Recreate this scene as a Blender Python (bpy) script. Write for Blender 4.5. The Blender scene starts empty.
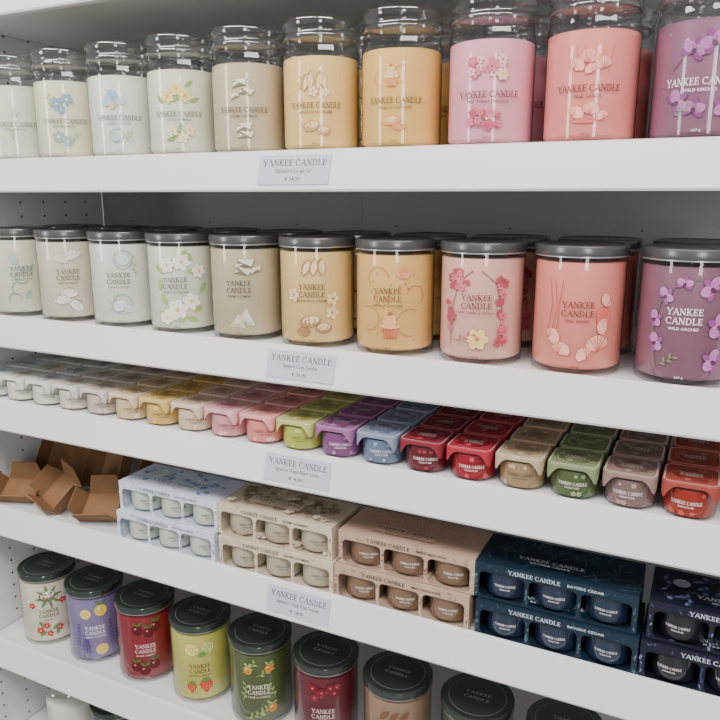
import bpy, bmesh, math, random
from mathutils import Vector, Matrix, Euler
PI = math.pi
scn = bpy.context.scene
col = scn.collection

# ------------------------------------------------------------------ materials
def lin(c):
    return tuple(((v/255.0)/12.92 if v/255.0 <= .04045 else ((v/255.0+.055)/1.055)**2.4) for v in c) + (1.0,)
_M = {}
def mat(rgb, rough=.5, metal=0.0, coat=0.0, var=.05, scale=25.0, bump=0.0, name='paint'):
    key = (name, rgb, rough, metal, coat, var, scale, bump)
    if key in _M: return _M[key]
    m = bpy.data.materials.new(name); m.use_nodes = True
    nt = m.node_tree; b = nt.nodes['Principled BSDF']
    tc = nt.nodes.new('ShaderNodeTexCoord'); no = nt.nodes.new('ShaderNodeTexNoise')
    no.inputs['Scale'].default_value = scale; no.inputs['Detail'].default_value = 3
    nt.links.new(tc.outputs['Object'], no.inputs['Vector'])
    mr = nt.nodes.new('ShaderNodeMapRange')
    mr.inputs['To Min'].default_value = 1-var; mr.inputs['To Max'].default_value = 1+var
    nt.links.new(no.outputs['Fac'], mr.inputs['Value'])
    mx = nt.nodes.new('ShaderNodeVectorMath'); mx.operation = 'SCALE'
    mx.inputs[0].default_value = lin(rgb)[:3]
    nt.links.new(mr.outputs['Result'], mx.inputs['Scale'])
    nt.links.new(mx.outputs['Vector'], b.inputs['Base Color'])
    b.inputs['Roughness'].default_value = rough; b.inputs['Metallic'].default_value = metal
    b.inputs['Coat Weight'].default_value = coat; b.inputs['Coat Roughness'].default_value = .08
    if bump:
        bp = nt.nodes.new('ShaderNodeBump'); bp.inputs['Strength'].default_value = bump
        nt.links.new(no.outputs['Fac'], bp.inputs['Height']); nt.links.new(bp.outputs['Normal'], b.inputs['Normal'])
    _M[key] = m; return m

def glass(name, tint=(.98, .985, .985), edge=(.62, .65, .65), base=.045, peak=.6, power=3.0, rough=.03):
    m = bpy.data.materials.new(name); m.use_nodes = True
    nt = m.node_tree; nt.nodes.remove(nt.nodes['Principled BSDF']); out = nt.nodes['Material Output']
    lw = nt.nodes.new('ShaderNodeLayerWeight'); lw.inputs['Blend'].default_value = .5
    pw = nt.nodes.new('ShaderNodeMath'); pw.operation = 'POWER'; pw.inputs[1].default_value = power
    nt.links.new(lw.outputs['Facing'], pw.inputs[0])
    mr = nt.nodes.new('ShaderNodeMapRange'); mr.inputs['To Min'].default_value = base; mr.inputs['To Max'].default_value = peak
    nt.links.new(pw.outputs[0], mr.inputs['Value'])
    cm = nt.nodes.new('ShaderNodeMix'); cm.data_type = 'RGBA'
    cm.inputs['A'].default_value = tint+(1,); cm.inputs['B'].default_value = edge+(1,)
    nt.links.new(pw.outputs[0], cm.inputs['Factor'])
    tr = nt.nodes.new('ShaderNodeBsdfTransparent'); gl = nt.nodes.new('ShaderNodeBsdfGlossy')
    gl.inputs['Roughness'].default_value = rough
    nt.links.new(cm.outputs['Result'], tr.inputs['Color'])
    mx = nt.nodes.new('ShaderNodeMixShader')
    nt.links.new(mr.outputs['Result'], mx.inputs['Fac']); nt.links.new(tr.outputs[0], mx.inputs[1]); nt.links.new(gl.outputs[0], mx.inputs[2])
    nt.links.new(mx.outputs[0], out.inputs['Surface'])
    return m

def perforated(rgb, ax, sx, sz, r):
    m = mat(rgb, rough=.45, name='perforated_panel', var=.02, scale=3).copy()
    nt = m.node_tree; b = nt.nodes['Principled BSDF']
    tc = nt.nodes.new('ShaderNodeTexCoord'); sp = nt.nodes.new('ShaderNodeSeparateXYZ')
    nt.links.new(tc.outputs['Object'], sp.inputs[0])
    def M(op, a, bb=None):
        n = nt.nodes.new('ShaderNodeMath'); n.operation = op
        for i, v in enumerate((a, bb)):
            if v is None: continue
            if isinstance(v, (int, float)): n.inputs[i].default_value = v
            else: nt.links.new(v, n.inputs[i])
        return n.outputs[0]
    u = M('MULTIPLY', M('SUBTRACT', M('FRACT', M('DIVIDE', sp.outputs[ax], sx)), .5), sx)
    v = M('MULTIPLY', M('SUBTRACT', M('FRACT', M('DIVIDE', sp.outputs['Z'], sz)), .5), sz)
    dd = M('SQRT', M('ADD', M('MULTIPLY', u, u), M('MULTIPLY', v, v)))
    f = M('LESS_THAN', dd, r)
    src = b.inputs['Base Color'].links[0].from_socket
    mx = nt.nodes.new('ShaderNodeMix'); mx.data_type = 'RGBA'
    nt.links.new(f, mx.inputs['Factor']); nt.links.new(src, mx.inputs['A']); mx.inputs['B'].default_value = (.06, .06, .06, 1)
    nt.links.new(mx.outputs['Result'], b.inputs['Base Color'])
    return m

GLASS = glass('clear_glass', base=.06, edge=(.50, .53, .53), power=3.4)
LIDGLASS = glass('thick_lid_glass', tint=(.975, .985, .985), edge=(.80, .83, .83), base=.13, peak=.62, power=1.6, rough=.08)
PLASTIC = glass('clear_plastic', tint=(.99, .99, .995), edge=(.9, .9, .92), base=.006, peak=.25, rough=.15)
WHITE = mat((224, 223, 223), rough=.32, name='white_powder_coat', var=.015, scale=6)
LIDM = mat((104, 102, 102), rough=.26, metal=.60, name='gunmetal_lid', var=.05, scale=40)
LIDBLACK = mat((88, 96, 92), rough=.12, metal=.75, name='dark_polished_lid', var=.10, scale=30)
RIM = mat((185, 185, 187), rough=.25, metal=.5, name='silver_rim')

# ------------------------------------------------------------------ object helpers
def finish(name, bm, mats, smooth=True, ang=35):
    bmesh.ops.recalc_face_normals(bm, faces=bm.faces)
    me = bpy.data.meshes.new(name); bm.to_mesh(me); bm.free()
    for m in (mats if isinstance(mats, (list, tuple)) else [mats]): me.materials.append(m)
    if smooth:
        me.polygons.foreach_set('use_smooth', [True]*len(me.polygons))
        me.set_sharp_from_angle(angle=math.radians(ang))
    return me
def link(name, me, parent=None, loc=(0, 0, 0), rot=(0, 0, 0)):
    o = bpy.data.objects.new(name, me); col.objects.link(o)
    o.location = loc; o.rotation_euler = rot
    if parent: o.parent = parent
    return o
def obj(name, bm, mats, parent=None, loc=(0, 0, 0), rot=(0, 0, 0), smooth=True):
    return link(name, finish(name, bm, mats, smooth), parent, loc, rot)
def tag(o, label, cat, group=None):
    o['label'] = label; o['category'] = cat
    if group: o['group'] = group
    return o
def thing(name, label, cat, loc, rz=0, group=None):
    o = bpy.data.objects.new(name, None); col.objects.link(o)
    o.empty_display_size = .02
    o.location = loc; o.rotation_euler = (0, 0, rz)
    return tag(o, label, cat, group)
def copy_tree(o, parent=None):
    c = o.copy(); col.objects.link(c)
    if parent: c.parent = parent
    for ch in list(o.children): copy_tree(ch, c)
    return c
def dup(o, loc, rz, label, group=None):
    c = copy_tree(o); c.location = loc; c.rotation_euler = (0, 0, rz); c['label'] = label
    if group: c['group'] = group
    return c

def lathe(prof, segs=40, bm=None):
    bm = bm or bmesh.new(); rings = []
    for r, z in prof:
        if r < 1e-6: rings.append([bm.verts.new((0, 0, z))])
        else: rings.append([bm.verts.new((r*math.cos(2*PI*i/segs), r*math.sin(2*PI*i/segs), z)) for i in range(segs)])
    for a, b in zip(rings, rings[1:]):
        for i in range(segs):
            j = (i+1) % segs
            if len(a) == 1 and len(b) == 1: continue
            if len(a) == 1: bm.faces.new((a[0], b[i], b[j]))
            elif len(b) == 1: bm.faces.new((a[i], b[0], a[j]))
            else: bm.faces.new((a[i], b[i], b[j], a[j]))
    return bm
def box(x0, x1, y0, y1, z0, z1, bm=None, bevel=0):
    bm = bm or bmesh.new()
    vs = [bm.verts.new((x, y, z)) for x in (x0, x1) for y in (y0, y1) for z in (z0, z1)]
    fs = [bm.faces.new([vs[i] for i in f]) for f in ((0, 1, 3, 2), (4, 6, 7, 5), (0, 4, 5, 1), (2, 3, 7, 6), (0, 2, 6, 4), (1, 5, 7, 3))]
    if bevel:
        es = list({e for f in fs for e in f.edges})
        bmesh.ops.bevel(bm, geom=es, offset=bevel, segments=2, affect='EDGES')
    return bm
def slab(bm, pts, t):
    p = [Vector(q) for q in pts]; n = (p[1]-p[0]).cross(p[2]-p[0]).normalized()*t
    a = [bm.verts.new(q) for q in p]; b = [bm.verts.new(q+n) for q in p]
    bm.faces.new(a[::-1]); bm.faces.new(b)
    k = len(p)
    for i in range(k): bm.faces.new((a[i], a[(i+1) % k], b[(i+1) % k], b[i]))
def rrect(x0, x1, z0, z1, r, n=5):
    pts = []
    for cx, cz, a0 in ((x1-r, z1-r, 0), (x0+r, z1-r, 90), (x0+r, z0+r, 180), (x1-r, z0+r, 270)):
        for i in range(n+1):
            a = math.radians(a0+90*i/n); pts.append((cx+r*math.cos(a), cz+r*math.sin(a)))
    return pts
def holed_panel(bm, outer, holes, to3d):
    es = []
    for loop in [outer]+holes:
        vs = [bm.verts.new(to3d(*p)) for p in loop]
        es += [bm.edges.new((vs[i], vs[(i+1) % len(vs)])) for i in range(len(vs))]
    bmesh.ops.triangle_fill(bm, use_beauty=True, use_dissolve=False, edges=es)

# ------------------------------------------------------------------ printed artwork
_T = {}
TK, TN = .16, .085
SERIF = {
 'Y': (.84, [(0, 1, .42, .46, TK), (.84, 1, .42, .46, TN), (.42, .5, .42, 0, TK), (-.1, 1, .2, 1, TN), (.66, 1, .94, 1, TN), (.22, 0, .62, 0, TN)]),
 'A': (.84, [(.42, 1, .02, 0, TN), (.42, 1, .82, 0, TK), (.16, .34, .68, .34, TN), (-.1, 0, .18, 0, TN), (.62, 0, .96, 0, TN)]),
 'N': (.86, [(.12, 0, .12, 1, TN), (.12, 1, .76, 0, TK), (.76, 0, .76, 1, TN), (-.04, 0, .28, 0, TN), (-.06, 1, .16, 1, TN), (.6, 1, .92, 1, TN)]),
 'K': (.84, [(.14, 0, .14, 1, TK), (.14, .40, .68, 1, TN), (.3, .56, .74, 0, TK), (-.04, 0, .32, 0, TN), (-.04, 1, .32, 1, TN), (.52, 1, .84, 1, TN), (.58, 0, .92, 0, TN)]),
 'E': (.66, [(.14, 0, .14, 1, TK), (-.02, .97, .62, .97, TN), (.14, .52, .46, .52, TN), (-.02, .03, .64, .03, TN), (.6, 1, .6, .76, TN), (.62, 0, .62, .26, TN), (.46, .64, .46, .4, TN)]),
 'L': (.64, [(.14, 0, .14, 1, TK), (-.04, 1, .32, 1, TN), (-.04, .03, .62, .03, TN), (.6, 0, .6, .28, TN)]),
 'C': (.84, 'C'), 'D': (.86, 'D')}
def seg(v, f, x0, y0, x1, y1, w):
    dx, dy = x1-x0, y1-y0; L = math.hypot(dx, dy) or 1; nx, ny = -dy/L*w/2, dx/L*w/2; k = len(v)
    v += [(x0+nx, y0+ny), (x0-nx, y0-ny), (x1-nx, y1-ny), (x1+nx, y1+ny)]; f.append((k, k+1, k+2, k+3))
def serif_geo(s):
    v = []; f = []; x = 0
    for ch in s:
        if ch == ' ': x += .42; continue
        w, g = SERIF[ch]
        if g in ('C', 'D'):
            if g == 'C': cx, rx, a0, a1 = .46, .42, 42, 318; seg(v, f, x+.76, .98, x+.76, .7, TN)
            else:
                cx, rx, a0, a1 = .34, .44, -90, 90
                for q in ((.14, 0, .14, 1, TK), (-.04, .02, .36, .02, TN), (-.04, .98, .36, .98, TN)): seg(v, f, x+q[0], q[1], x+q[2], q[3], q[4])
            n = 14
            P = [(x+cx+rx*math.cos(math.radians(a0+(a1-a0)*i/n)), .5+.49*math.sin(math.radians(a0+(a1-a0)*i/n)), math.radians(a0+(a1-a0)*i/n)) for i in range(n+1)]
            for a, b in zip(P, P[1:]): seg(v, f, a[0], a[1], b[0], b[1], TN+(TK-TN)*abs(math.cos((a[2]+b[2])/2)))
        else:
            for q in g: seg(v, f, x+q[0], q[1], x+q[2], q[3], q[4])
        x += w+.16
    return v, f
def text_geo(s):
    if s in _T: return _T[s]
    if s in ('YANKEE CANDLE', 'YANKEE', 'CANDLE'): v, f = serif_geo(s)
    else:
        cu = bpy.data.curves.new('t', 'FONT'); cu.body = s; cu.size = 1; cu.resolution_u = 2; cu.offset = .004
        ob = bpy.data.objects.new('t', cu); col.objects.link(ob)
        bpy.context.view_layer.update()
        me = bpy.data.meshes.new_from_object(ob.evaluated_get(bpy.context.evaluated_depsgraph_get()))
        v = [(p.co.x, p.co.y) for p in me.vertices]; f = [tuple(p.vertices) for p in me.polygons]
        bpy.data.objects.remove(ob); bpy.data.meshes.remove(me); bpy.data.curves.remove(cu)
    x0 = min(p[0] for p in v); x1 = max(p[0] for p in v); y0 = min(p[1] for p in v); y1 = max(p[1] for p in v)
    v = [((x-x0)/(x1-x0)-.5, (y-y0)/(y1-y0)-.5) for x, y in v]
    _T[s] = (v, f); return _T[s]
def mixc(a, b, t): return tuple(int(round(a[i]*(1-t)+b[i]*t)) for i in range(3))

class Decal:                     # flat artwork in millimetres
    def __init__(s): s.items = []
    def poly(s, pts, c):
        cx = sum(p[0] for p in pts)/len(pts); cz = sum(p[1] for p in pts)/len(pts); n = len(pts)
        s.items.append(([(cx, cz)]+list(pts), [(0, i+1, (i+1) % n+1) for i in range(n)], c, 0))
    def ell(s, x, z, rx, rz, c, rot=0, n=12):
        ca, sa = math.cos(rot), math.sin(rot)
        P = [(x+rx*math.cos(t)*ca-rz*math.sin(t)*sa, z+rx*math.cos(t)*sa+rz*math.sin(t)*ca) for t in [2*PI*i/n for i in range(n)]]
        s.poly(P, c)
        if max(rx, rz) > 1.8:
            s.poly([(x+(p[0]-x)*.55, z+(p[1]-z)*.55) for p in P], mixc(c, (120, 90, 80), .12))
            s.ribbon(P+[P[0]], .30, mixc(c, (60, 44, 44), .42))
    def ribbon(s, pts, w, c):
        v = []; f = []
        for i, p in enumerate(pts):
            a = pts[max(i-1, 0)]; b = pts[min(i+1, len(pts)-1)]
            dx, dz = b[0]-a[0], b[1]-a[1]; L = math.hypot(dx, dz) or 1
            v += [(p[0]-dz/L*w/2, p[1]+dx/L*w/2), (p[0]+dz/L*w/2, p[1]-dx/L*w/2)]
            if i: k = 2*i; f.append((k-2, k-1, k+1, k))
        s.items.append((v, f, c, 0))
    def ring(s, x, z, r, w, c, a0=0, a1=2*PI, n=20):
        s.ribbon([(x+r*math.cos(a0+(a1-a0)*i/n), z+r*math.sin(a0+(a1-a0)*i/n)) for i in range(n+1)], w, c)
    def text(s, t, x, z, w, h, c):
        v, f = text_geo(t); s.items.append(([(x+a*w, z+b*h) for a, b in v], f, c, 1))
    def leaf(s, x, z, L, w, a, c):
        ca, sa = math.cos(a), math.sin(a); P = []
        for i in range(7): t = i/6; P.append((t*L, w/2*math.sin(PI*t)**.8))
        for i in range(5, 0, -1): t = i/6; P.append((t*L, -w/2*math.sin(PI*t)**.8))
        s.poly([(x+p*ca-q*sa, z+p*sa+q*ca) for p, q in P], c)
        if L > 7: s.ribbon([(x, z), (x+L*.9*ca, z+L*.9*sa)], .4, mixc(c, (60, 50, 30), .4))
    def flower(s, x, z, r, n, c1, c2, rot=0, fat=.75):
        for i in range(n):
            a = rot+2*PI*i/n; s.ell(x+r*.55*math.cos(a), z+r*.55*math.sin(a), r*.5, r*.5*fat, c1, a, 9)
        s.ell(x, z, r*.22, r*.22, c2, 0, 8)
    def orchid(s, x, z, r, c1, c2, c3, rot=0):
        for a in (90, 210, 330): a = math.radians(a)+rot; s.ell(x+r*.55*math.cos(a), z+r*.55*math.sin(a), r*.5, r*.28, c2, a, 10)
        for a in (20, 160): a = math.radians(a)+rot; s.ell(x+r*.5*math.cos(a), z+r*.5*math.sin(a), r*.55, r*.45, c1, a, 12)
        s.ell(x, z-r*.12, r*.2, r*.26, c3, rot, 8)
    def shell(s, x, z, r, c1, c2, rot=0):
        n = 9; ca, sa = math.cos(rot), math.sin(rot)
        P = [(0, -r*.6)]+[(r*math.cos(t)*(1+.05*(i % 2)), r*.9*math.sin(t)) for i, t in enumerate([math.radians(-15+210*i/n) for i in range(n+1)])]
        P = [(x+p*ca-q*sa, z+p*sa+q*ca) for p, q in P]; s.poly(P, c1)
        for q in P[2:-1:1]: s.ribbon([P[0], q], r*.06, c2)
        s.ribbon(P+[P[0]], .4, c2)
    def cupcake(s, x, z, k, c1, c2, c3):
        s.poly([(x-4*k, z), (x+4*k, z), (x+3*k, z-5*k), (x-3*k, z-5*k)], c1)
        for i in range(-2, 3): s.ribbon([(x+i*1.6*k, z), (x+i*1.2*k, z-5*k)], .3*k, c3)
        for i, w in enumerate((5, 4, 2.6)): s.ell(x, z+1.2*k+i*2*k, w*k, 1.5*k, c2)
        s.ell(x, z+7*k, k, k, c3)
    def book(s, x, z, k, rot, c1, c2):
        ca, sa = math.cos(rot), math.sin(rot)
        R = lambda pts: [(x+(p*ca-q*sa)*k, z+(p*sa+q*ca)*k) for p, q in pts]
        s.poly(R([(-6, -2), (4, -3), (7, 1), (-3, 2.5)]), c2); s.poly(R([(-5.6, -1.4), (3.8, -2.4), (6.4, 1.2), (-2.8, 2.9)]), c1)
        for t in (.2, .4, .6, .8): s.ribbon(R([(-5.6+2.8*t, -1.4+4.3*t), (3.8+2.6*t, -2.4+3.6*t)]), .3, c2)
    def fruit(s, x, z, r, c, hi, leafc=None):
        s.ell(x, z, r, r*1.05, c, 0, 14); s.ell(x-r*.3, z+r*.35, r*.25, r*.18, hi, .6, 8)
        if leafc: s.leaf(x, z+r*.9, r*1.3, r*.6, .7, leafc); s.leaf(x, z+r*.9, r*1.2, r*.55, 2.3, leafc)
    def strawberry(s, x, z, r, c, leafc):
        s.poly([(x, z-r*1.3), (x+r*.7, z-r*.5), (x+r, z+r*.3), (x+r*.6, z+r*.8), (x, z+r*.7), (x-r*.6, z+r*.8), (x-r, z+r*.3), (x-r*.7, z-r*.5)], c)
        for i in range(9): s.ell(x+((i % 3)-1)*r*.45, z-r*.6+(i//3)*r*.45, r*.07, r*.1, (250, 220, 140), 0, 6)
        for a in (.3, 1.0, 1.6, 2.2, 2.9): s.leaf(x, z+r*.7, r*.8, r*.35, a, leafc)
    def slice(s, x, z, r, c1, c2):
        s.ell(x, z, r, r, c1, 0, 16); s.ell(x, z, r*.86, r*.86, c2, 0, 16)
        for i in range(6): a = PI*i/3; s.ribbon([(x, z), (x+r*.86*math.cos(a), z+r*.86*math.sin(a))], r*.1, c1)
    def lavender(s, x, z, L, a, c):
        ca, sa = math.cos(a), math.sin(a); s.ribbon([(x, z), (x+L*ca, z+L*sa)], .5, (80, 110, 70))
        for i in range(7):
            t = .42+.58*i/6; px, pz = x+L*t*ca, z+L*t*sa; w = 2.3*(1.2-t)+.6
            s.ell(px-w*sa, pz+w*ca, 1.5, 1.1, c, a, 7); s.ell(px+w*sa, pz-w*ca, 1.5, 1.1, mixc(c, (60, 40, 110), .3), a, 7)
    def sprig(s, x, z, L, a, cs, cl, n=5, lw=3.2, bend=.4):
        P = [(x, z)]; aa = a
        for i in range(n): aa = a+bend*i/n; P.append((P[-1][0]+L/n*math.cos(aa), P[-1][1]+L/n*math.sin(aa)))
        s.ribbon(P, .5, cs)
        for i, p in enumerate(P[1:]): s.leaf(p[0], p[1], lw*1.7, lw*.7, aa+(.8 if i % 2 else -.8), cl)
    def blossoms(s, x, z, sx, sz, n, r, cols, cc, seed):
        R = random.Random(seed)
        for i in range(n): s.flower(x+R.uniform(-sx, sx), z+R.uniform(-sz, sz), r*R.uniform(.7, 1.2), 5, R.choice(cols), cc, R.random()*3)
    def build(s, name, parent, f, wax=None, blend=.0, k0=1.0, zc=55):
        bm = bmesh.new(); mats = []; idx = {}
        for k, (v, fs, c, istext) in enumerate(s.items):
            if wax and not istext: c = mixc(c, wax, blend)
            if c not in idx: idx[c] = len(mats); mats.append(mat(c, rough=.4, name='print_ink', var=.10, scale=160))
            if not istext and k0 != 1: v = [(p[0]*k0, zc+(p[1]-zc)*k0) for p in v]
            vs = [bm.verts.new(f(p[0]*.001, p[1]*.001, k)) for p in v]
            for q in fs:
                try: g = bm.faces.new([vs[i] for i in q]); g.material_index = idx[c]
                except ValueError: pass
        me = bpy.data.meshes.new(name); bm.to_mesh(me); bm.free()
        for m in mats: me.materials.append(m)
        return link(name, me, parent)
def on_cyl(r, off=.0003, rot=0):
    return lambda x, z, k: ((r+off+.0000035*k)*math.sin(x/r+rot), -(r+off+.0000035*k)*math.cos(x/r+rot), z)
def on_plane(o, u, v, n, off=.0004):
    o, u, v, n = map(Vector, (o, u, v, n))
    return lambda x, z, k: o+u*x+v*z+n*(off+.000006*k)

# ------------------------------------------------------------------ setting and shelving
H = 1.50
LEFT, RIGHT, BACK = -1.12, .32, .37
obj('floor', box(-4, 4, -4, 2, -.05, 0), mat((150, 146, 140), rough=.4, name='floor_tiles', scale=4), smooth=False)['kind'] = 'structure'
obj('wall_back', box(-4, 4, .50, .56, 0, 3.0), mat((200, 200, 198), rough=.7, name='wall_paint', scale=4), smooth=False)['kind'] = 'structure'
fr = thing('shelving_frame', 'white perforated metal side and back panels of the wall shelving', 'shelving', (0, 0, 0))
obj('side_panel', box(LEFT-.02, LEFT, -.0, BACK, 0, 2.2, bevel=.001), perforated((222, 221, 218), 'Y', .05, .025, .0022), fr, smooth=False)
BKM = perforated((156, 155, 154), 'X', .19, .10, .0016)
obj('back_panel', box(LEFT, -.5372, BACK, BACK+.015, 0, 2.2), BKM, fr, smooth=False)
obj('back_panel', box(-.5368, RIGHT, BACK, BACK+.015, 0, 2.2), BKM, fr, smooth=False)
SH = [1.788, 1.552, 1.317, 1.178, .986, .719, .503]
SL = ['white metal shelf above the glass-lidded jars, its front edge at the top left corner',
      'white metal shelf carrying the glass-lidded jars, price card on its lip',
      'white metal shelf carrying the pale and pink tumblers with dark lids',
      'white metal shelf crowded with small single votives',
      'white metal shelf carrying brown trays and stacked three-votive boxes',
      'white metal shelf carrying the brightly coloured fruit tumblers',
      'lowest white metal shelf, almost out of sight at the bottom left']
LIP = [(.0, -.0455), (.0012, -.048), (.012, -.048), (.012, -.0455), (.0035, -.0445), (.0150, -.007), (.0185, -.007), (.0185, -.0008), (.0177, 0), (.0150, 0), (.0126, -.0014)]
DZ = .0038
for z, lb in zip(SH, SL):
    t = thing('shelf', lb, 'shelf', (0, 0, z), group='white metal shelves')
    obj('shelf_panel', box(LEFT+.002, RIGHT, .016, BACK-.002, -.024, -DZ), WHITE, t, smooth=False)
    bm = bmesh.new()
    a = [bm.verts.new((LEFT+.003, y, zz)) for y, zz in LIP]; b = [bm.verts.new((RIGHT, y, zz)) for y, zz in LIP]
    bm.faces.new(a); bm.faces.new(b[::-1])
    for i in range(len(LIP)): j = (i+1) % len(LIP); bm.faces.new((a[i], b[i], b[j], a[j]))
    obj('front_lip', bm, WHITE, t)
ST = [z-DZ+.0001 for z in SH]

PV = Vector((0, .0126, .0441)).normalized(); PN = Vector((0, -.0441, .0126)).normalized()
INK = (22, 16, 40)
CARD = mat((198, 195, 208), rough=.6, name='card_paper', var=.01)
for i, (xc, l2, l3) in enumerate([(-.450, 'Signature Large Jar', '€ 34,90'), (-.446, 'Signature Large Tumbler', '€ 36,90'),
                                  (-.454, 'Signature Single Filled Votive', '€ 4,90'), (-.457, 'Signature 3 Pack Filled Votives', '€ 14,90')]):
    o = Vector((xc, .0063, SH[i+1]-.0235))
    t = thing('price_card', ['price card on the lip under the glass-lidded jars', 'price card on the lip under the pale tumblers with dark lids',
              'price card on the lip under the single votives', 'price card on the lip under the stacked votive boxes'][i], 'price card', o, group='price cards on shelf lips')
    def quad(w, h, d0, th):
        bm = bmesh.new(); c = [Vector((sx*w/2, 0, 0))+PV*(sy*h/2)+PN*d0 for sx, sy in ((-1, -1), (1, -1), (1, 1), (-1, 1))]
        slab(bm, c, th); return bm
    obj('card', quad(.096, .035, .0006, .0006), CARD, t, smooth=False)
    obj('clear_holder', quad(.101, .039, .0024, .0003), PLASTIC, t, smooth=False)
    d = Decal()
    d.text('YANKEE CANDLE', 0, 8.4, 86, 8.0, INK); d.text(l2, 0, -1.8, 50 if i < 2 else 66, 6.2, INK); d.text(l3, 0, -11.2, 21, 5.6, INK)
    d.build('printed_text', t, on_plane((0, 0, 0), (1, 0, 0), PV, PN, .0013))

# ------------------------------------------------------------------ candles
_C = {}
def cached(key, fn):
    if key not in _C: _C[key] = fn()
    return _C[key]
RJ, RT = .0458, .0476
def sc(prof, f): return [(r*f if r > .025 else r, z) for r, z in prof]
JAR = sc([(0, .003), (.030, .003), (.034, 0), (.040, .0), (.0435, .003), (.0445, .008), (.0445, .109), (.0440, .114), (.0428, .118), (.0426, .1215), (.0428, .125)], RJ/.0445)
JLID = sc([(0, .1262), (.0430, .1262), (.0446, .1272), (.0450, .1290), (.0446, .1312), (.0432, .1328), (.0426, .1350), (.0430, .1375), (.0444, .1400), (.0451, .1430), (.0450, .1465), (.0440, .1490), (.0420, .1500), (0, .1500)], RJ/.0445)
TUM = [(0, .004), (.030, .004), (.036, 0), (.0435, .0), (.0466, .0022), (RT, .0055), (RT, .1260)]
TLID = [(.0468, .1258), (.0487, .1259), (.0490, .1268), (.0490, .1340), (.0484, .1356), (.0468, .1364), (.0446, .1357), (.0436, .1352), (.020, .1352), (0, .1352)]
def wax_mesh(r, z0, z1, c):
    return finish('wax', lathe([(0, z0), (r-.004, z0), (r-.001, z0+.002), (r, z0+.004), (r, z1-.001), (r-.002, z1), (.004, z1-.0005), (0, z1-.0005)], 44), mat(c, rough=.36, name='candle_wax', var=.035, scale=18))
def wick(parent, z):
    obj('wick', lathe([(0, z-.001), (.0009, z-.001), (.0009, z+.006), (0, z+.0065)], 8), mat((225, 215, 195), name='wick_cotton'), parent)
def face(x, y, lag): return math.atan2(-x, y+.74)-lag
def candle_jar(loc, rz, wax, decal, label, group, bl=.3):
    t = thing('candle_jar', label, 'candle', loc, rz, group)
    link('glass_body', cached('jar', lambda: finish('glass_body', lathe(JAR, 48), GLASS)), t)
    link('glass_lid', cached('jlid', lambda: finish('glass_lid', lathe(JLID, 48), LIDGLASS, ang=60)), t)
    link('wax', wax_mesh(RJ-.0010, .006, .107, wax), t); wick(t, .107)
    decal.build('printed_label', t, on_cyl(RJ), wax, bl, 1.0)
    return t
def tumbler(loc, rz, wax, decal, label, group, dark=False, emboss=False):
    t = thing('tumbler_candle', label, 'candle', loc, rz, group)
    link('glass_tumbler', cached('tum', lambda: finish('glass_tumbler', lathe(TUM, 48), GLASS)), t)
    lid = link('metal_lid', cached('tl%d' % dark, lambda: finish('metal_lid', lathe(TLID, 48), LIDBLACK if dark else LIDM)), t)
    link('rim_band', cached('rim', lambda: finish('rim_band', lathe([(.0477, .1240), (.0481, .1243), (.0481, .1255), (.0477, .1258)], 48), RIM)), t)
    if emboss:
        d = Decal(); g = (126, 134, 130)
        d.ring(0, 0, 38, .6, g, n=40)
        d.text('YANKEE', 0, 5, 34, 5.8, (150, 156, 153)); d.text('CANDLE', 0, -5, 34, 5.8, (150, 156, 153))
        d.build('lid_lettering', lid, on_plane((0, 0, .1353), (math.cos(-rz), math.sin(-rz), 0), (-math.sin(-rz), math.cos(-rz), 0), (0, 0, 1), .0002))
    link('wax', wax_mesh(RT-.0010, .007, .1190, wax), t)
    if not emboss: wick(t, .1190)
    decal.build('printed_label', t, on_cyl(RT), wax, .30 if not emboss else .1, 1.08 if not emboss else 1.14, 58)
    return t

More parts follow.
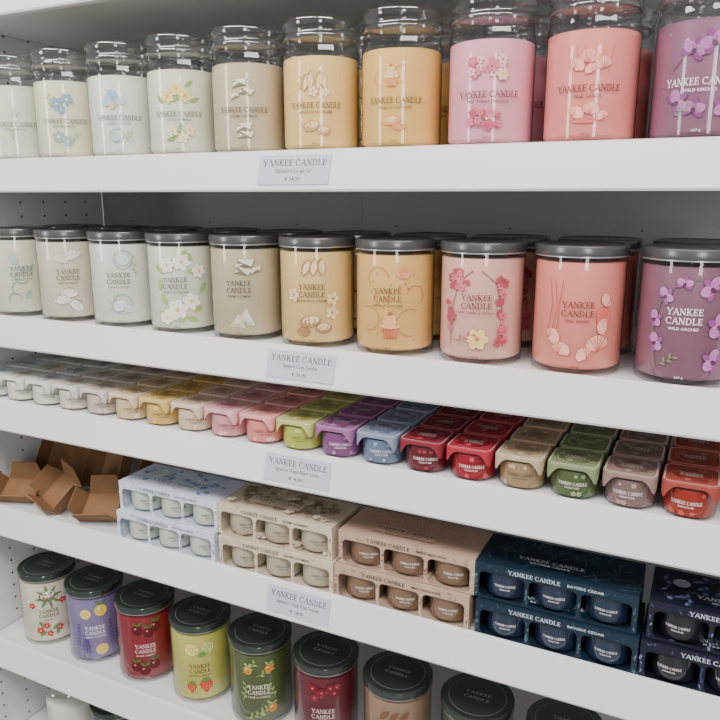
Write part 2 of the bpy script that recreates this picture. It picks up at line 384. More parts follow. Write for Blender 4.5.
G1, G2, G3 = (120, 150, 90), (90, 120, 70), (150, 175, 110)
WH, IV = (250, 248, 240), (240, 225, 190)
def jar_text(d, c, sub, z=53, w=62):
    d.text('YANKEE CANDLE', 0, z, w, 6.8, c)
    if sub: d.text(sub, 0, z-7.5, min(42, 2.6*len(sub)), 3.0, c)
    d.text('567 g', 0, 10, 8, 2.8, c)
def art1(k):
    d = Decal()
    if k == 0: d.sprig(-6, 28, 16, 1.2, G3, G3); d.flower(2, 70, 6, 5, (200, 205, 205), (210, 200, 140)); jar_text(d, (120, 120, 120), 'CLEAN COTTON')
    if k == 1:
        for x, z, r in ((-8, 76, 9), (6, 82, 8), (-2, 68, 6)): d.flower(x, z, r, 5, (110, 142, 172), (235, 225, 190), x)
        for x, z, r in ((-9, 32, 8), (3, 26, 7)): d.flower(x, z, r, 6, (126, 156, 176), (240, 220, 150), z)
        d.sprig(6, 24, 16, .6, G2, G3); d.sprig(-16, 68, 18, 1.6, G2, G3); jar_text(d, (80, 85, 100), 'SOFT BLANKET')
    if k == 2:
        d.ell(-6, 80, 7, 9, (134, 172, 206), .4); d.ell(-14, 74, 6, 7, (160, 190, 216), -.5); d.ell(4, 74, 7, 5, (190, 200, 212), .2); d.ell(-7, 68, 5, 4, (205, 186, 130), .2)
        d.ring(-4, 30, 9, 1, (110, 146, 184)); d.ell(-6, 28, 7, 5, (170, 190, 206)); d.sprig(6, 22, 14, .8, G3, G3); jar_text(d, (90, 95, 105), 'CLEAN COTTON')
    if k == 3:
        for x, z, a in ((-20, 66, 2.2), (-8, 68, .5), (16, 68, .4), (-16, 20, .4), (0, 30, 1.2), (10, 86, .6)): d.leaf(x, z, 13, 5, a, (116, 150, 60))
        for x, z in ((-12, 74), (0, 83), (10, 75)): d.flower(x, z, 8.5, 6, (238, 220, 116), (180, 146, 40), x)
        for x, z in ((-8, 32), (5, 24), (14, 33)): d.flower(x, z, 7.5, 5, (240, 230, 160), (190, 160, 50), z)
        d.sprig(-16, 20, 24, .4, G2, (116, 150, 60)); jar_text(d, (92, 86, 70), 'WHITE JASMINE')
    if k == 4:
        d.book(-4, 84, 1.8, .3, (234, 226, 210), (100, 90, 76)); d.book(4, 74, 1.6, -.1, (224, 214, 196), (100, 90, 76)); d.book(-10, 69, 1.1, .5, (232, 224, 208), (100, 90, 76))
        d.book(0, 33, 1.8, .25, (236, 228, 214), (100, 90, 76)); d.book(2, 24, 1.7, .1, (224, 214, 196), (100, 90, 76)); jar_text(d, (76, 66, 60), 'WARM CASHMERE')
    if k == 5:
        for x, z, a in ((-14, 68, 1.25), (-6, 69, 1.5), (3, 69, 1.4), (12, 69, 1.8)):
            d.leaf(x, z, 22, 9, a, (150, 104, 62)); d.leaf(x+.8, z+1, 19, 6, a, (236, 208, 166))
        d.flower(-2, 68, 6, 5, (242, 226, 200), (190, 140, 80)); d.flower(12, 67, 5, 5, (242, 226, 200), (190, 140, 80))
        d.ell(-5, 30, 10, 6, (160, 116, 70), .2); d.ell(-4, 31, 8, 4, (236, 210, 170), .2); d.ell(10, 25, 8, 5, (150, 106, 64)); d.ell(10, 26, 6, 3.4, (232, 206, 166))
        d.sprig(-22, 68, 18, 1.0, (140, 100, 60), (160, 130, 70)); jar_text(d, (88, 58, 36), 'BANANAS & CREAM')
    if k == 6:
        d.cupcake(-4, 76, 1.8, (214, 126, 86), (248, 208, 164), (170, 70, 52)); d.ring(8, 80, 9, .8, (180, 102, 50), 1, 5); d.ring(-16, 76, 8, .8, (180, 102, 50), 2, 5)
        d.ell(-4, 32, 11, 5, (222, 130, 80), .1); d.ell(-4, 33, 7, 3, (248, 214, 174), .1); d.ell(5, 25, 8, 3.4, (204, 114, 74)); jar_text(d, (92, 58, 32), 'VANILLA CUPCAKE')
    if k == 7:
        d.sprig(-22, 66, 38, .45, (110, 46, 40), (176, 54, 78), 6, 2); d.blossoms(0, 79, 19, 8, 18, 4.6, [(172, 26, 62), (212, 84, 116), (246, 196, 190)], (110, 12, 32), 3)
        d.sprig(-22, 36, 34, -.3, (110, 46, 40), (164, 46, 70), 6, 2); d.blossoms(-4, 29, 18, 7, 16, 4.4, [(168, 24, 58), (208, 80, 110), (243, 184, 150)], (110, 12, 32), 5)
        d.flower(14, 72, 6, 6, (243, 216, 156), (200, 150, 70)); jar_text(d, (96, 24, 40), 'PINK CHERRY & VANILLA')
    if k == 8:
        for a in range(6): d.ribbon([(-17+a*7, 66), (-22+a*9, 92)], .6, (196, 80, 78))
        for i, (x, z, r) in enumerate(((-12, 74, 8), (0, 81, 9), (13, 75, 8), (2, 70, 6))): d.shell(x, z, r, (248, 182, 160), (170, 60, 56), .3*i-.4)
        for i, (x, z, r) in enumerate(((-10, 30, 8), (4, 33, 8), (15, 27, 6))): d.shell(x, z, r, (248, 188, 166), (170, 60, 56), .5*i-.6)
        d.ell(-2, 23, 13, 2.4, (200, 90, 84)); jar_text(d, (112, 26, 32), 'PINK SANDS')
    if k == 9:
        d.ribbon([(-26, 64), (-14, 78), (2, 88), (18, 92)], .9, (100, 70, 50))
        for x, z, r in ((-8, 80, 11), (9, 86, 12), (22, 76, 10), (-20, 36, 11), (-4, 29, 10), (22, 31, 10)): d.orchid(x, z, r, (196, 112, 186), (120, 40, 122), (54, 6, 50), x*.05)
        d.sprig(-24, 24, 20, .3, (110, 140, 80), (110, 140, 80)); jar_text(d, (250, 235, 242), 'WILD ORCHID')
    return d
W1 = [(232, 231, 210), (234, 229, 194), (233, 234, 218), (231, 230, 208), (206, 188, 154), (244, 202, 126), (239, 188, 102), (242, 164, 180), (243, 140, 130), (144, 94, 118)]
L1 = ['plain white candle jar with glass lid, leftmost and partly cut off', 'ivory candle jar with grey-blue flowers, glass lid',
      'white candle jar with pale blue blobs of artwork', 'white candle jar with yellow flowers and green leaves',
      'greige candle jar with drawings of folded white cloth', 'golden cream candle jar with tall brown and white petals',
      'amber yellow candle jar with a cupcake drawing', 'baby pink candle jar with cherry blossom drawings',
      'salmon pink candle jar with seashell drawings', 'mauve purple candle jar with orchids, rightmost on the top shelf']
S1 = ['plain white', 'ivory', 'blue-on-white', 'yellow-flowered white', 'greige', 'golden cream', 'amber yellow', 'baby pink', 'salmon pink', 'mauve purple']
grp1 = 'glass-lidded candle jars on the top shelf'
for k in range(10):
    x = -.970+.1050*k; y = .066
    j = candle_jar((x, y, ST[1]), face(x, y, .17 if k < 7 else .06), W1[k], art1(k), L1[k], grp1, .2 if k < 4 else .34)
    dup(j, (x+.004, y+.104, ST[1]), .2, 'second-row candle jar directly behind the %s jar on the top shelf' % S1[k], grp1+', second row')

def t_text(d, c, sub, x=0, z=76):
    d.text('YANKEE', x, z, 33, 6.8, c); d.text('CANDLE', x, z-9.2, 33, 6.8, c)
    if sub: d.text(sub, x, z-17, min(38, 2.5*len(sub)), 2.9, c)
    d.text('567 g', x, 10, 8, 2.8, c)
def art2(k):
    d = Decal(); g = (84, 78, 72)
    if k == 0:
        for i in range(4): d.ring(-8+6*i, 30+i*16, 9, 1.2, (70, 130, 124), i, i+3.6)
        d.ell(-6, 88, 5, 8, (150, 194, 184), .5); d.leaf(6, 30, 16, 6, 1, (100, 156, 132)); t_text(d, (80, 90, 90), 'CLEAN COTTON', 4)
    if k == 1:
        d.ell(6, 97, 14, 6, (234, 230, 216), .3); d.ell(-8, 92, 11, 5, (218, 210, 190), -.2)
        for x, z in ((-10, 36), (8, 28), (0, 45)): d.ell(x, z, 11, 6, (236, 232, 220), .3*x); d.ring(x, z, 8, .6, (120, 112, 92), 0, 4)
        t_text(d, g, 'SOFT BLANKET')
    if k == 2:
        d.ring(4, 95, 12, 1.0, (100, 128, 170)); d.ell(4, 95, 8, 8, (200, 214, 230)); d.ring(0, 36, 13, .9, (110, 138, 176)); d.ell(-4, 34, 10, 7, (208, 218, 230), .4); d.ell(8, 30, 7, 5, (190, 204, 220), -.4)
        d.sprig(-18, 26, 24, 1, G3, (140, 166, 96)); d.sprig(18, 70, 26, 1.5, G3, (140, 166, 96)); t_text(d, g, 'CLEAN COTTON', -4)
    if k == 3:
        for x, z, a in ((-18, 42, 2), (8, 26, -.4), (14, 34, .2), (-20, 82, 2.4), (10, 84, 0), (-4, 20, .6), (26, 56, 1), (-14, 30, 3), (2, 98, 1), (-26, 60, 1.5), (18, 98, 2.4)): d.leaf(x, z, 16, 7, a, (120, 156, 54))
        for x, z, r in ((4, 96, 11), (-15, 92, 10), (-4, 36, 13), (14, 46, 11), (-18, 26, 9), (25, 84, 9)): d.flower(x, z, r, 6, (250, 250, 232), (215, 190, 50), x*.2)
        t_text(d, g, 'WHITE GARDENIA', -6, 75)
    if k == 4:
        d.book(2, 98, 2.1, .2, (234, 228, 214), (100, 92, 78)); d.book(0, 89, 1.8, -.1, (222, 214, 196), (100, 92, 78)); d.book(16, 90, 1.3, .5, (230, 222, 206), (100, 92, 78))
        d.poly([(-14, 25), (14, 22), (3, 46)], (236, 228, 212)); d.poly([(-18, 22), (2, 20), (-6, 38)], (218, 206, 184)); d.ribbon([(-14, 25), (3, 46), (14, 22), (-14, 25)], .6, (100, 92, 78))
        for i in range(4): d.ribbon([(-12+i*5, 24), (2, 44)], .35, (140, 132, 118))
        t_text(d, (68, 60, 54), 'WARM CASHMERE', -6)
    if k == 5:
        for x in (-12, -1, 10): d.leaf(x, 88, 21, 10, 1.4+x*.02, (140, 94, 54)); d.leaf(x+.8, 89, 18, 6.6, 1.4+x*.02, (238, 212, 172))
        for x, z in ((-24, 66), (23, 62), (22, 46)): d.flower(x, z, 8, 5, (240, 214, 172), (150, 98, 50))
        d.ell(-4, 36, 13, 6.4, (135, 92, 54), .2); d.ell(-3, 37.5, 10, 4.6, (238, 216, 178), .2); d.ell(12, 28, 10, 5.6, (125, 84, 48)); d.ell(12, 29.5, 7.4, 4, (236, 210, 170)); d.ell(-12, 24, 8, 5, (130, 88, 48))
        t_text(d, (76, 52, 32), 'BANANAS & CREAM', -2, 77)
    if k == 6:
        d.cupcake(0, 36, 2.3, (184, 82, 54), (246, 168, 122), (150, 40, 34)); d.ell(14, 96, 8, 6, (232, 146, 106)); d.ring(14, 96, 4.4, .9, (180, 80, 52), 0, 5); d.ring(14, 96, 2.2, .7, (180, 80, 52), 0, 5)
        d.ring(-14, 90, 12, .7, (156, 76, 32), 0, 4); d.ring(22, 42, 15, .7, (156, 76, 32), 1, 5); d.ring(-26, 46, 13, .7, (156, 76, 32), -2, 2); d.ring(28, 72, 10, .7, (156, 76, 32), -1, 3)
        for i in range(20): R = random.Random(i); d.ell(R.uniform(-28, 28), R.uniform(22, 98), .9, .9, (170, 50, 40))
        t_text(d, (92, 52, 30), 'VANILLA CUPCAKE', -4, 78)
    if k == 7:
        for s in (-1, 1): d.ribbon([(s*29, 24), (s*28, 60), (s*20, 90), (s*4, 103)], .9, (86, 34, 28))
        d.blossoms(-20, 93, 12, 9, 17, 4.0, [(168, 18, 52), (216, 84, 114)], (90, 6, 24), 7); d.blossoms(27, 76, 5, 20, 17, 3.9, [(168, 18, 52), (216, 84, 114)], (90, 6, 24), 9)
        d.blossoms(27, 40, 5, 12, 10, 3.8, [(168, 18, 52), (214, 80, 110)], (90, 6, 24), 11); d.blossoms(-29, 56, 3.5, 16, 9, 3.6, [(168, 18, 52), (214, 80, 110)], (90, 6, 24), 12)
        d.flower(2, 33, 11, 6, (248, 214, 116), (180, 110, 40)); d.sprig(-24, 30, 22, .2, (86, 34, 28), (140, 64, 56)); t_text(d, (98, 22, 34), 'PINK CHERRY & VANILLA', 0, 77)
    if k == 8:
        d.ell(26, 62, 8, 11, (214, 84, 76), .4)
        for i, (x, z, r) in enumerate(((-24, 42, 9), (-14, 30, 9), (20, 36, 11), (8, 26, 8), (26, 54, 8), (28, 80, 7))): d.shell(x, z, r, (250, 180, 158), (164, 48, 44), .6*i-1)
        for q in ((-29, -25, -29), (-24, -20, -23), (-19, -18, -15)): d.ribbon([(q[0], 50), (q[1], 74), (q[2], 98)], .7, (170, 50, 46))
        t_text(d, (120, 24, 30), 'PINK SANDS', 0)
    if k == 9:
        d.ribbon([(-24, 20), (-30, 50), (-24, 82), (-8, 100), (10, 104)], 1, (100, 110, 60))
        for x, z, r in ((-27, 44, 9), (-29, 66, 8), (-20, 88, 8), (-4, 100, 7), (20, 96, 11), (30, 62, 12), (27, 30, 11)): d.orchid(x, z, r, (218, 136, 210), (154, 64, 152), (74, 6, 66), x*.04)
        d.sprig(-22, 24, 16, .4, G1, G1); t_text(d, (252, 242, 246), 'WILD ORCHID', -2)
    return d
W2 = [(222, 218, 194), (220, 208, 184), (228, 229, 213), (226, 225, 204), (198, 182, 150), (231, 194, 126), (235, 185, 108), (235, 178, 162), (237, 140, 124), (136, 90, 108)]
L2 = ['cream tumbler candle with teal swirl drawings, leftmost on its shelf', 'oatmeal tumbler candle with soft white folds drawn on it', 'white tumbler candle with a pale blue ring drawing',
      'white tumbler candle with large white flowers and green leaves', 'greige tumbler candle with drawings of folded cloth and a white triangle',
      'golden beige tumbler candle with brown and white petals', 'yellow tumbler candle with a cupcake and orange swirls', 'blush pink tumbler candle with red blossoms down both sides',
      'coral pink tumbler candle with seashell drawings', 'plum tumbler candle with lilac orchids, rightmost and cut off']
S2 = ['teal-swirled cream', 'oatmeal', 'blue-ringed white', 'white-flowered', 'greige', 'golden beige', 'yellow cupcake', 'blush pink', 'coral pink', 'plum']
grp2 = 'dark-lidded tumblers on the second shelf'
for k in range(10):
    x = -1.000+.1090*k; y = .068
    j = tumbler((x, y, ST[2]), face(x, y, .12 if k < 8 else .0), W2[k], art2(k), L2[k], grp2)
    dup(j, (x+.003, y+.108, ST[2]), .1, 'second-row tumbler candle directly behind the %s tumbler' % S2[k], grp2+', second row')

def art3(k):
    d = Decal()
    if k == 0:
        for a in range(8): d.leaf(2, 90, 21, 4.4, a*.785+.2, G2)
        d.ell(0, 92, 12, 8.5, (112, 74, 50), .25, 16); d.ell(.5, 94, 10, 6, (252, 249, 244), .25, 16)
        for x, z, r in ((-14, 34, 6), (0, 28, 5), (14, 36, 6), (-4, 42, 5), (22, 80, 5), (-24, 76, 5)): d.flower(x, z, r, 5, (196, 34, 44), (250, 220, 120), x)
        for x, z, a in ((-16, 26, .4), (4, 34, .7), (10, 24, 1.4), (-8, 40, 2.2)): d.leaf(x, z, 12, 5, a, G2)
        t_text(d, (90, 74, 64), 'COCONUT', 0, 68)
    if k == 1:
        d.fruit(10, 94, 9, (246, 214, 60), WH, G2); d.slice(-12, 90, 8, (250, 240, 170), (245, 205, 60)); d.slice(8, 30, 9, (250, 240, 170), (245, 205, 60))
        for x, L, a in ((-28, 58, 1.5), (-20, 44, 1.45), (-11, 32, 1.6), (25, 60, 1.62), (31, 44, 1.5)): d.lavender(x, 14, L, a, (90, 58, 150))
        t_text(d, (250, 246, 252), 'LEMON LAVENDER', 0, 68)
    if k == 2:
        for x, z in ((-10, 92), (6, 88), (16, 96), (-14, 34), (-2, 28), (12, 36)): d.fruit(x, z, 7.5, (84, 4, 16), (235, 130, 140), (80, 110, 50))
        for x, z, a in ((-16, 96, 1), (8, 98, .6), (-16, 40, .8), (8, 42, .5)): d.ribbon([(x, z), (x+5*math.cos(a), z+8)], .5, (90, 110, 60))
        t_text(d, (250, 215, 210), 'BLACK CHERRY', 0, 68)
    if k == 3:
        d.slice(-10, 92, 9, (250, 245, 190), (225, 200, 60)); d.slice(12, 94, 8, (250, 245, 190), (170, 195, 70)); d.leaf(-2, 82, 16, 7, .4, (90, 140, 60)); d.leaf(-16, 30, 16, 7, 1.0, (90, 140, 60))
        d.strawberry(8, 36, 9, (205, 30, 36), (80, 130, 50)); d.strawberry(-12, 34, 7, (205, 30, 36), (80, 130, 50))
        t_text(d, (96, 80, 30), 'ICED BERRY LEMONADE', 0, 68)
    if k == 4:
        for x, z, a in ((-22, 46, 1.2), (22, 48, 1.8), (-18, 20, .3), (0, 22, .8), (-2, 84, .3), (-22, 86, .6)): d.sprig(x, z, 24, a, (180, 196, 130), (156, 184, 98), 6, 4)
        for x, z in ((-14, 92), (14, 94), (18, 34)): d.fruit(x, z, 6.0, (226, 134, 44), WH, (156, 186, 104))
        t_text(d, (240, 236, 210), 'SAGE & CITRUS', 0, 69)
    if k == 5:
        d.blossoms(0, 93, 20, 8, 11, 6, [(150, 46, 66), (124, 22, 42)], (200, 150, 90), 2); d.blossoms(0, 32, 20, 8, 11, 6, [(150, 46, 66), (124, 22, 42)], (200, 150, 90), 4)
        t_text(d, (245, 215, 210), 'BLACK CHERRY', 0, 69)
    if k == 6:
        for x in (-14, -2, 10): d.leaf(x-4, 88, 18, 7, .8, (110, 76, 52))
        d.blossoms(0, 32, 18, 8, 8, 8, [(228, 208, 184), (120, 84, 60)], (84, 56, 42), 6); t_text(d, (60, 42, 34), 'AMBER & SANDALWOOD', 0, 70)
    if k == 7:
        for x, a in ((-16, 1.2), (0, 1.5), (14, 1.9)): d.sprig(x, 82, 22, a, (160, 175, 140), (140, 160, 120), 6, 4)
        t_text(d, (225, 225, 210), 'SILVER SAGE & PINE', 0, 66)
    if k == 8: t_text(d, (200, 190, 210), 'MIDSUMMER\u2019S NIGHT', 0, 60)
    return d
W3 = [(230, 220, 196), (136, 120, 164), (140, 16, 38), (204, 198, 98), (82, 92, 48), (98, 14, 34), (156, 124, 98), (66, 80, 60), (38, 36, 50)]
L3 = ['cream tumbler candle with small red flowers and coconut drawings', 'lavender purple tumbler candle with lemon drawings', 'crimson tumbler candle with dark cherries',
      'lemon yellow tumbler candle with red strawberries', 'olive green tumbler candle with oranges and leafy sprigs', 'wine red tumbler candle between the olive and the tan ones',
      'tan brown tumbler candle between the wine red and dark green ones', 'dark green tumbler candle mostly hidden behind the shelf lip', 'near-black tumbler candle whose lid only shows at the bottom edge']
for k in range(9):
    x = -1.030+.1150*k; y = .078
    tumbler((x, y, ST[5]), face(x, y, .1), W3[k], art3(k), L3[k], 'fruit tumblers on the low shelf', dark=True, emboss=True)
candle_jar((-.985, .068, ST[6]), .7, (240, 236, 222), art1(0), 'cream candle jar on the lowest shelf, bottom left corner', 'candles on the lowest shelf')
tumbler((-.872, .070, ST[6]), .7, (90, 80, 100), art3(8), 'dark-lidded tumbler on the lowest shelf, right of the cream jar', 'candles on the lowest shelf', dark=True, emboss=True)

# ------------------------------------------------------------------ single votives
RC = .0268
CUP = [(0, .002), (.016, .002), (.019, 0), (.0236, .0), (.0260, .0025), (RC, .008), (RC, .033), (.0262, .0375)]
def votive_label(d, c, z, w):
    d.text('YANKEE CANDLE', 0, z, w, w*.12, c); d.text('SIGNATURE', 0, z-4.5, w*.5, 1.8, c)
def votive(loc, wax, tx, label, group, card=None, acc=None):
    t = thing('votive_candle', label, 'votive candle', loc, 0, group)
    link('glass_cup', cached('cup', lambda: finish('glass_cup', lathe(CUP, 36), GLASS)), t)
    bm = lathe([(0, .002), (.018, .002), (.0248, .0035), (.0260, .008), (.0261, .016), (.0261, .0325), (.0240, .0325), (0, .0325)], 36)
    obj('wax', bm, mat(wax, rough=.36, name='candle_wax', var=.03, scale=18), t)
    d = Decal(); votive_label(d, tx, 19 if card else 19, 31 if card else 25)
    R = random.Random(label)
    if acc:
        for i in range(5): d.flower(R.uniform(-18, 18), R.choice((8, 28)), R.uniform(2, 3.2), 5, mixc(acc[1], wax, .4), acc[0], i)
    d.build('printed_label', t, on_cyl(RC, .0004, face(loc[0], loc[1], .1)))
    if card:
        w = .0276; h = .0405; r = .0085
        bm = bmesh.new()
        holed_panel(bm, rrect(-w+.0012, w-.0012, -w+.0012, w-.0012, r-.0012, 5), [], lambda x, y: (x, y, h))
        P = rrect(-w, w, -w, w, r, 5); ring = []
        for i, p in enumerate(P):
            q = P[(i+1) % len(P)]; m = max(1, int(math.hypot(q[0]-p[0], q[1]-p[1])/.003))
            for s in range(m): ring.append((p[0]+(q[0]-p[0])*s/m, p[1]+(q[1]-p[1])*s/m))
        hi = []; mi = []; lo = []; kk = 1-.0012/w
        for x, y in ring:
            e = min(abs(x), abs(y))/w
            drop = .0050+.0150*max(0, (e-.45)/.45)**2
            hi.append(bm.verts.new((x*kk, y*kk, h))); mi.append(bm.verts.new((x, y, h-.0014))); lo.append(bm.verts.new((x, y, h-drop)))
        for i in range(len(ring)):
            j = (i+1) % len(ring); bm.faces.new((hi[i], hi[j], mi[j], mi[i])); bm.faces.new((mi[i], mi[j], lo[j], lo[i]))
        sl = obj('card_sleeve', bm, mat(card, rough=.7, name='printed_card', var=.16, scale=110), t, smooth=False)
        d = Decal(); a0, a1 = mixc(acc[0], card, .35), mixc(acc[1], card, .3)
        E = rrect(-25.6, 25.6, -25.6, 25.6, 7.2, 5); d.ribbon(E+[E[0]], 1.7, mixc(card, (250, 246, 240), .55))
        d.ell(0, 0, 19, 19, mixc(card, acc[0], .28), 0, 24); d.ring(0, 0, 20, .9, a1, n=24)
        for i in range(7):
            a = i*.9+R.uniform(-.2, .2); q = R.uniform(13, 19); d.flower(q*math.cos(a), q*math.sin(a), R.uniform(3, 4.6), 5, (a0, a1)[i % 2], card, a)
        d.text('YANKEE', 0, 2.5, 22, 3.8, tx); d.text('CANDLE', 0, -3.5, 22, 3.8, tx)
        d.build('printed_top', sl, on_plane((0, 0, h), (1, 0, 0), (0, 1, 0), (0, 0, 1), .0002))
    return t
DK, LT = (70, 50, 50), (248, 240, 236)
VC = [
 ((150, 38, 22), LT, (150, 62, 50), ((104, 28, 20), (216, 126, 92)), 'brick orange'),
 ((126, 98, 96), LT, (140, 112, 104), ((94, 70, 66), (204, 176, 166)), 'taupe mauve'),
 ((78, 94, 52), LT, (126, 134, 96), ((80, 94, 54), (200, 206, 164)), 'moss green'),
 ((160, 130, 94), DK, (182, 160, 128), ((128, 98, 68), (228, 208, 176)), 'tan'),
 ((150, 8, 32), LT, (162, 34, 50), ((110, 8, 22), (236, 126, 134)), 'bright crimson'),
 ((100, 10, 26), LT, (126, 28, 44), ((78, 8, 22), (210, 100, 110)), 'dark maroon'),
 ((104, 118, 142), LT, (126, 136, 158), ((78, 90, 122), (205, 215, 230)), 'slate blue'),
 ((128, 70, 120), LT, (146, 90, 136), ((96, 42, 92), (220, 174, 212)), 'orchid purple'),
 ((184, 188, 80), DK, (184, 184, 110), ((130, 138, 50), (240, 240, 184)), 'lime yellow'),
 ((232, 138, 130), DK, (222, 150, 146), ((186, 84, 88), (254, 214, 208)), 'coral pink'),
 ((224, 150, 158), DK, (216, 158, 164), ((176, 84, 104), (250, 214, 216)), 'rose pink'),
 ((226, 196, 162), DK, (214, 190, 168), ((176, 126, 108), (250, 232, 214)), 'peach beige'),
 ((220, 182, 98), DK, (208, 176, 100), ((166, 114, 38), (250, 226, 160)), 'mustard yellow'),
 ((222, 196, 152), DK, (212, 192, 160), ((166, 132, 88), (248, 232, 206)), 'honey cream'),
 ((208, 190, 174), DK, (202, 190, 178), ((146, 122, 104), (240, 230, 216)), 'warm beige'),
 ((216, 208, 192), DK, (208, 203, 192), ((150, 140, 120), (244, 240, 230)), 'oat cream'),
 ((222, 222, 208), DK, (208, 210, 207), ((136, 150, 160), (246, 246, 244)), 'cool white'),
 ((224, 222, 204), DK, (212, 210, 198), ((150, 156, 128), (246, 246, 236)), 'ivory'),
 ((222, 226, 224), DK, (206, 214, 214), ((136, 160, 168), (244, 248, 248)), 'pale blue-white')]
for j, (wx, tx, cd, ac, nm) in enumerate(VC):
    x = .002-.0588*j; y0 = .0475
    g = 'single votives on the third shelf'
    v = votive((x, y0, ST[3]), wx, tx, nm+' votive candle at the front of its column on the votive shelf', g, cd, ac)
    for r, w in ((1, 'second'), (2, 'third'), (3, 'fourth')):
        jr = random.Random(j*5+r)
        dup(v, (x+.0015*r+jr.uniform(-.0006, .0006), y0+.0586*r, ST[3]), jr.uniform(-.02, .02), '%s votive candle, %s back in the %s column' % (nm, w, nm), g)

# ------------------------------------------------------------------ gift boxes of three votives
BW, BD, BH = .184, .080, .0460
def gift_box(xl, y0, z, cardc, tx, acc, sub, label, seed, style):
    t = thing('votive_gift_box', label, 'gift box', (xl+BW/2, y0+BD/2, z), 0, 'boxes of three votives')
    bm = bmesh.new(); hw = BW/2
    wins = [rrect(cx-.0270, cx+.0270, .0035, .0345, .0060, 5) for cx in (-.0590, 0, .0590)]
    holed_panel(bm, [(-hw, 0), (hw, 0), (hw, BH), (-hw, BH)], wins, lambda x, zz: (x, -BD/2, zz))
    V = lambda x, y, zz: bm.verts.new((x, y, zz))
    for q in ([(-hw, BD/2, 0), (hw, BD/2, 0), (hw, BD/2, BH), (-hw, BD/2, BH)], [(-hw, -BD/2, 0), (-hw, BD/2, 0), (-hw, BD/2, BH), (-hw, -BD/2, BH)],
              [(hw, -BD/2, 0), (hw, BD/2, 0), (hw, BD/2, BH), (hw, -BD/2, BH)], [(-hw, -BD/2, 0), (hw, -BD/2, 0), (hw, BD/2, 0), (-hw, BD/2, 0)], [(-hw, -BD/2, BH), (hw, -BD/2, BH), (hw, BD/2, BH), (-hw, BD/2, BH)]):
        bm.faces.new([V(*p) for p in q])
    bx_ = obj('carton', bm, mat(cardc, rough=.5, name='printed_carton', var=.22, scale=45), t, smooth=False)
    R = random.Random(seed)
    soft = [mixc(a, cardc, .3) for a in acc]
    d = Decal()
    for i in range(26):
        cx = R.choice((-90, -29.5, 29.5, 89.5))+R.uniform(-1.0, 1.0); d.leaf(cx, R.uniform(2, 28), 5, 1.8, R.uniform(1.1, 2.0), soft[i % 2])
    for i in range(22): d.leaf(R.uniform(-88, 84), R.uniform(36, 43), 5, 1.6, R.uniform(0, 3), mixc(acc[i % 2], cardc, .6))
    for cx in (-59, 0, 59): d.ribbon([(cx+p[0]*1000, p[1]*1000) for p in rrect(-.0274, .0274, .0031, .0349, .0063, 5)], .6, mixc(cardc, (40, 30, 30), .4))
    d.text('YANKEE CANDLE', -22, 40.2, 60, 5.4, tx); d.text(sub, 36, 40.2, 40, 3.2, tx)
    d.build('front_print', bx_, on_plane((0, -BD/2, 0), (1, 0, 0), (0, 0, 1), (0, -1, 0)))
    d = Decal()
    for i in range(64):
        x, y = R.uniform(-78, 78), R.uniform(-30, 30); c = R.choice(acc)
        if style == 'swirl':
            if i % 2: d.ring(x, y, R.uniform(4, 10), 1.0, c, R.uniform(0, 3), R.uniform(3, 6), 10)
            else: d.ell(x, y, R.uniform(4, 9), R.uniform(2, 5), c, R.uniform(0, 3), 10)
        elif style == 'flower': d.flower(x, y, R.uniform(4, 8), 5, c, acc[1], x)
        elif style == 'branch': d.sprig(x, y-4, R.uniform(12, 26), R.uniform(0, 2.6), acc[0], acc[1], 6, 1.9)
        else: d.leaf(x, y, 8, 5, R.uniform(0, 6), acc[0]); d.leaf(x, y, 7, 4, R.uniform(0, 6), acc[1])
    if style == 'butterfly': d.ell(-62, 8, 9, 9, (220, 222, 232), 0, 20)
    d.items = [(v, f, mixc(c, cardc, .30), t_) for v, f, c, t_ in d.items]
    d.poly([(-50, -26), (34, -26), (34, -8), (-50, -8)], cardc)
    d.text('YANKEE CANDLE', -8, -14, 76, 7.0, tx); d.text(sub, -8, -21.8, 46, 3.4, tx)
    d.build('top_print', bx_, on_plane((0, 0, BH), (1, 0, 0), (0, 1, 0), (0, 0, 1)))
    return t
BX = [(-.787, (206, 213, 226), (30, 44, 84), ((96, 128, 178), (250, 252, 254)), 'SOFT BLANKET', 'swirl', 'pale blue', (206, 208, 196), DK),
      (-.598, (204, 189, 166), (56, 42, 32), ((240, 228, 208), (132, 108, 86)), 'WARM CASHMERE', 'flower', 'cream beige', (186, 172, 148), DK),
      (-.408, (184, 154, 134), (44, 24, 20), ((90, 58, 48), (224, 198, 176)), 'AMBER & SANDALWOOD', 'branch', 'kraft tan', (128, 98, 76), LT),
      (-.220, (18, 38, 54), (214, 224, 232), ((100, 134, 130), (76, 110, 112)), 'BAYSIDE CEDAR', 'branch', 'dark teal', (28, 44, 68), LT),
      (-.030, (18, 20, 38), (216, 220, 232), ((150, 156, 204), (64, 70, 128)), 'MIDSUMMER\u2019S NIGHT', 'butterfly', 'navy blue', (26, 24, 36), LT)]
for i, (xl, c, tx, acc, sub, st, nm, wx, vt) in enumerate(BX):
    for lv in (0, 1):
        z = ST[4]+lv*(BH+.0012); xo = xl+(.004 if (lv+i) % 2 else 0); yo = .0195+(.005 if lv else 0)
        gift_box(xo, yo, z, c, tx, acc, sub, '%s box of three votives, %s of its stack of two' % (nm, ('bottom', 'top')[lv]), i*7+lv, st)
        for q in range(2 if i == 4 else 3):
            votive((xo+BW/2+(q-1)*.0590, yo+.0280, z+.0006), wx, vt, '%s votive seen through the %s window of the %s %s box' % (nm, ('left', 'middle', 'right')[q], ('bottom', 'top')[lv], nm), 'votives inside the gift boxes')

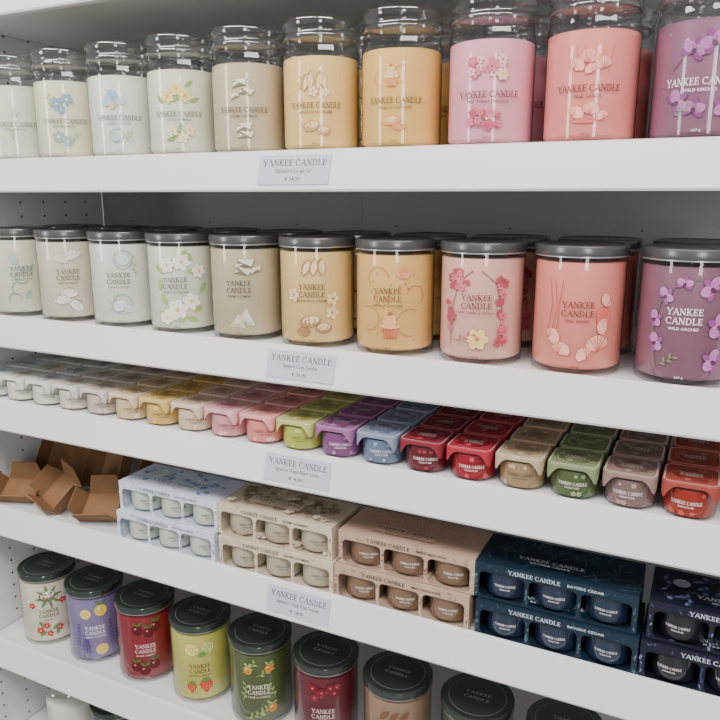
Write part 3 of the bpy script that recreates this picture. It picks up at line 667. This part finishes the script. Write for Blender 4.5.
# ------------------------------------------------------------------ brown cardboard trays
KR = mat((128, 93, 61), rough=.85, name='kraft_cardboard', var=.16, scale=50, bump=.05)
def tray(cx, cy, z, rot, w, dd, h, label):
    bm = bmesh.new(); a, b = w/2, dd/2; T = .0014; f = h*.25; g = h*.97
    slab(bm, [(-a, -b, 0), (a, -b, 0), (a, b, 0), (-a, b, 0)], T)
    slab(bm, [(a, -b, 0), (-a, -b, 0), (-a+.004, -b-f, g), (a-.004, -b-f, g)], T)
    slab(bm, [(-a, b, 0), (a, b, 0), (a-.012, b+f*2, g), (-a+.012, b+f*2, g)], T)
    slab(bm, [(-a, -b, 0), (-a, b, 0), (-a-f, b-.006, g), (-a-f, -b+.006, g)], T)
    slab(bm, [(a, b, 0), (a, -b, 0), (a+f*1.6, -b+.006, g*.9), (a+f*1.6, b-.006, g*.9)], T)
    R = Euler(rot).to_matrix(); mz = 1e9
    for v in bm.verts: v.co = R @ v.co; mz = min(mz, v.co.z)
    for v in bm.verts: v.co.z -= mz
    return tag(obj('cardboard_tray', bm, KR, None, (cx, cy, z), smooth=False), label, 'cardboard tray', 'empty brown cardboard trays')
Z = ST[4]
tray(-1.050, .060, Z, (.55, .0, .35), .068, .050, .030, 'empty brown cardboard tray leaning at the front left corner of the pile')
tray(-.958, .066, Z, (.75, .15, -.30), .068, .056, .032, 'empty brown cardboard tray leaning at the front middle of the pile')
tray(-.862, .064, Z, (.60, -.10, .28), .068, .052, .032, 'empty brown cardboard tray leaning in front, nearest the pale blue boxes')
tray(-1.035, .155, Z, (1.0, .12, .30), .082, .080, .030, 'brown cardboard tray standing behind the front left one, by the perforated panel')
tray(-.922, .160, Z, (1.1, -.20, -.22), .088, .088, .032, 'tall brown cardboard tray standing at the middle back of the pile')
tray(-.815, .175, Z, (1.0, .15, .20), .080, .082, .030, 'brown cardboard tray at the back, half hidden by the pale blue boxes')

# ------------------------------------------------------------------ light
def area(name, loc, target, sx, sy, power, c=(1, .98, .95)):
    L = bpy.data.lights.new(name, 'AREA'); L.shape = 'RECTANGLE'; L.size = sx; L.size_y = sy; L.energy = power; L.color = c
    o = bpy.data.objects.new(name, L); col.objects.link(o); o.location = loc
    o.rotation_euler = (Vector(target)-Vector(loc)).to_track_quat('-Z', 'Y').to_euler()
area('ceiling_lamp', (-.9, -1.10, 2.8), (-.6, 0, 1.2), 1.6, .35, 46)
area('ceiling_lamp', (.8, -1.10, 2.8), (.0, 0, 1.2), 1.6, .35, 36)
area('added_highlight_light', (-2.6, -2.6, 1.7), (-.6, 0, 1.4), .45, 1.5, 26, (.97, .985, 1))  # added upright light, no real window: gives the glass vertical highlights
area('added_highlight_light', (1.3, -3.2, 1.7), (-.4, 0, 1.4), .5, 1.5, 30, (.97, .985, 1))  # second added light behind the camera, for glass highlights and front fill
w = bpy.data.worlds.new('store_light'); scn.world = w; w.use_nodes = True
w.node_tree.nodes['Background'].inputs[0].default_value = (.95, .97, 1.0, 1); w.node_tree.nodes['Background'].inputs[1].default_value = .45

# ------------------------------------------------------------------ camera
cd = bpy.data.cameras.new('camera'); cam = bpy.data.objects.new('camera', cd); col.objects.link(cam)
cd.sensor_width = 36; cd.lens = 36; cd.clip_start = .02
cam.location = (0, -.74, H); cam.rotation_euler = (math.radians(90-12.9), 0, math.radians(26))
scn.camera = cam
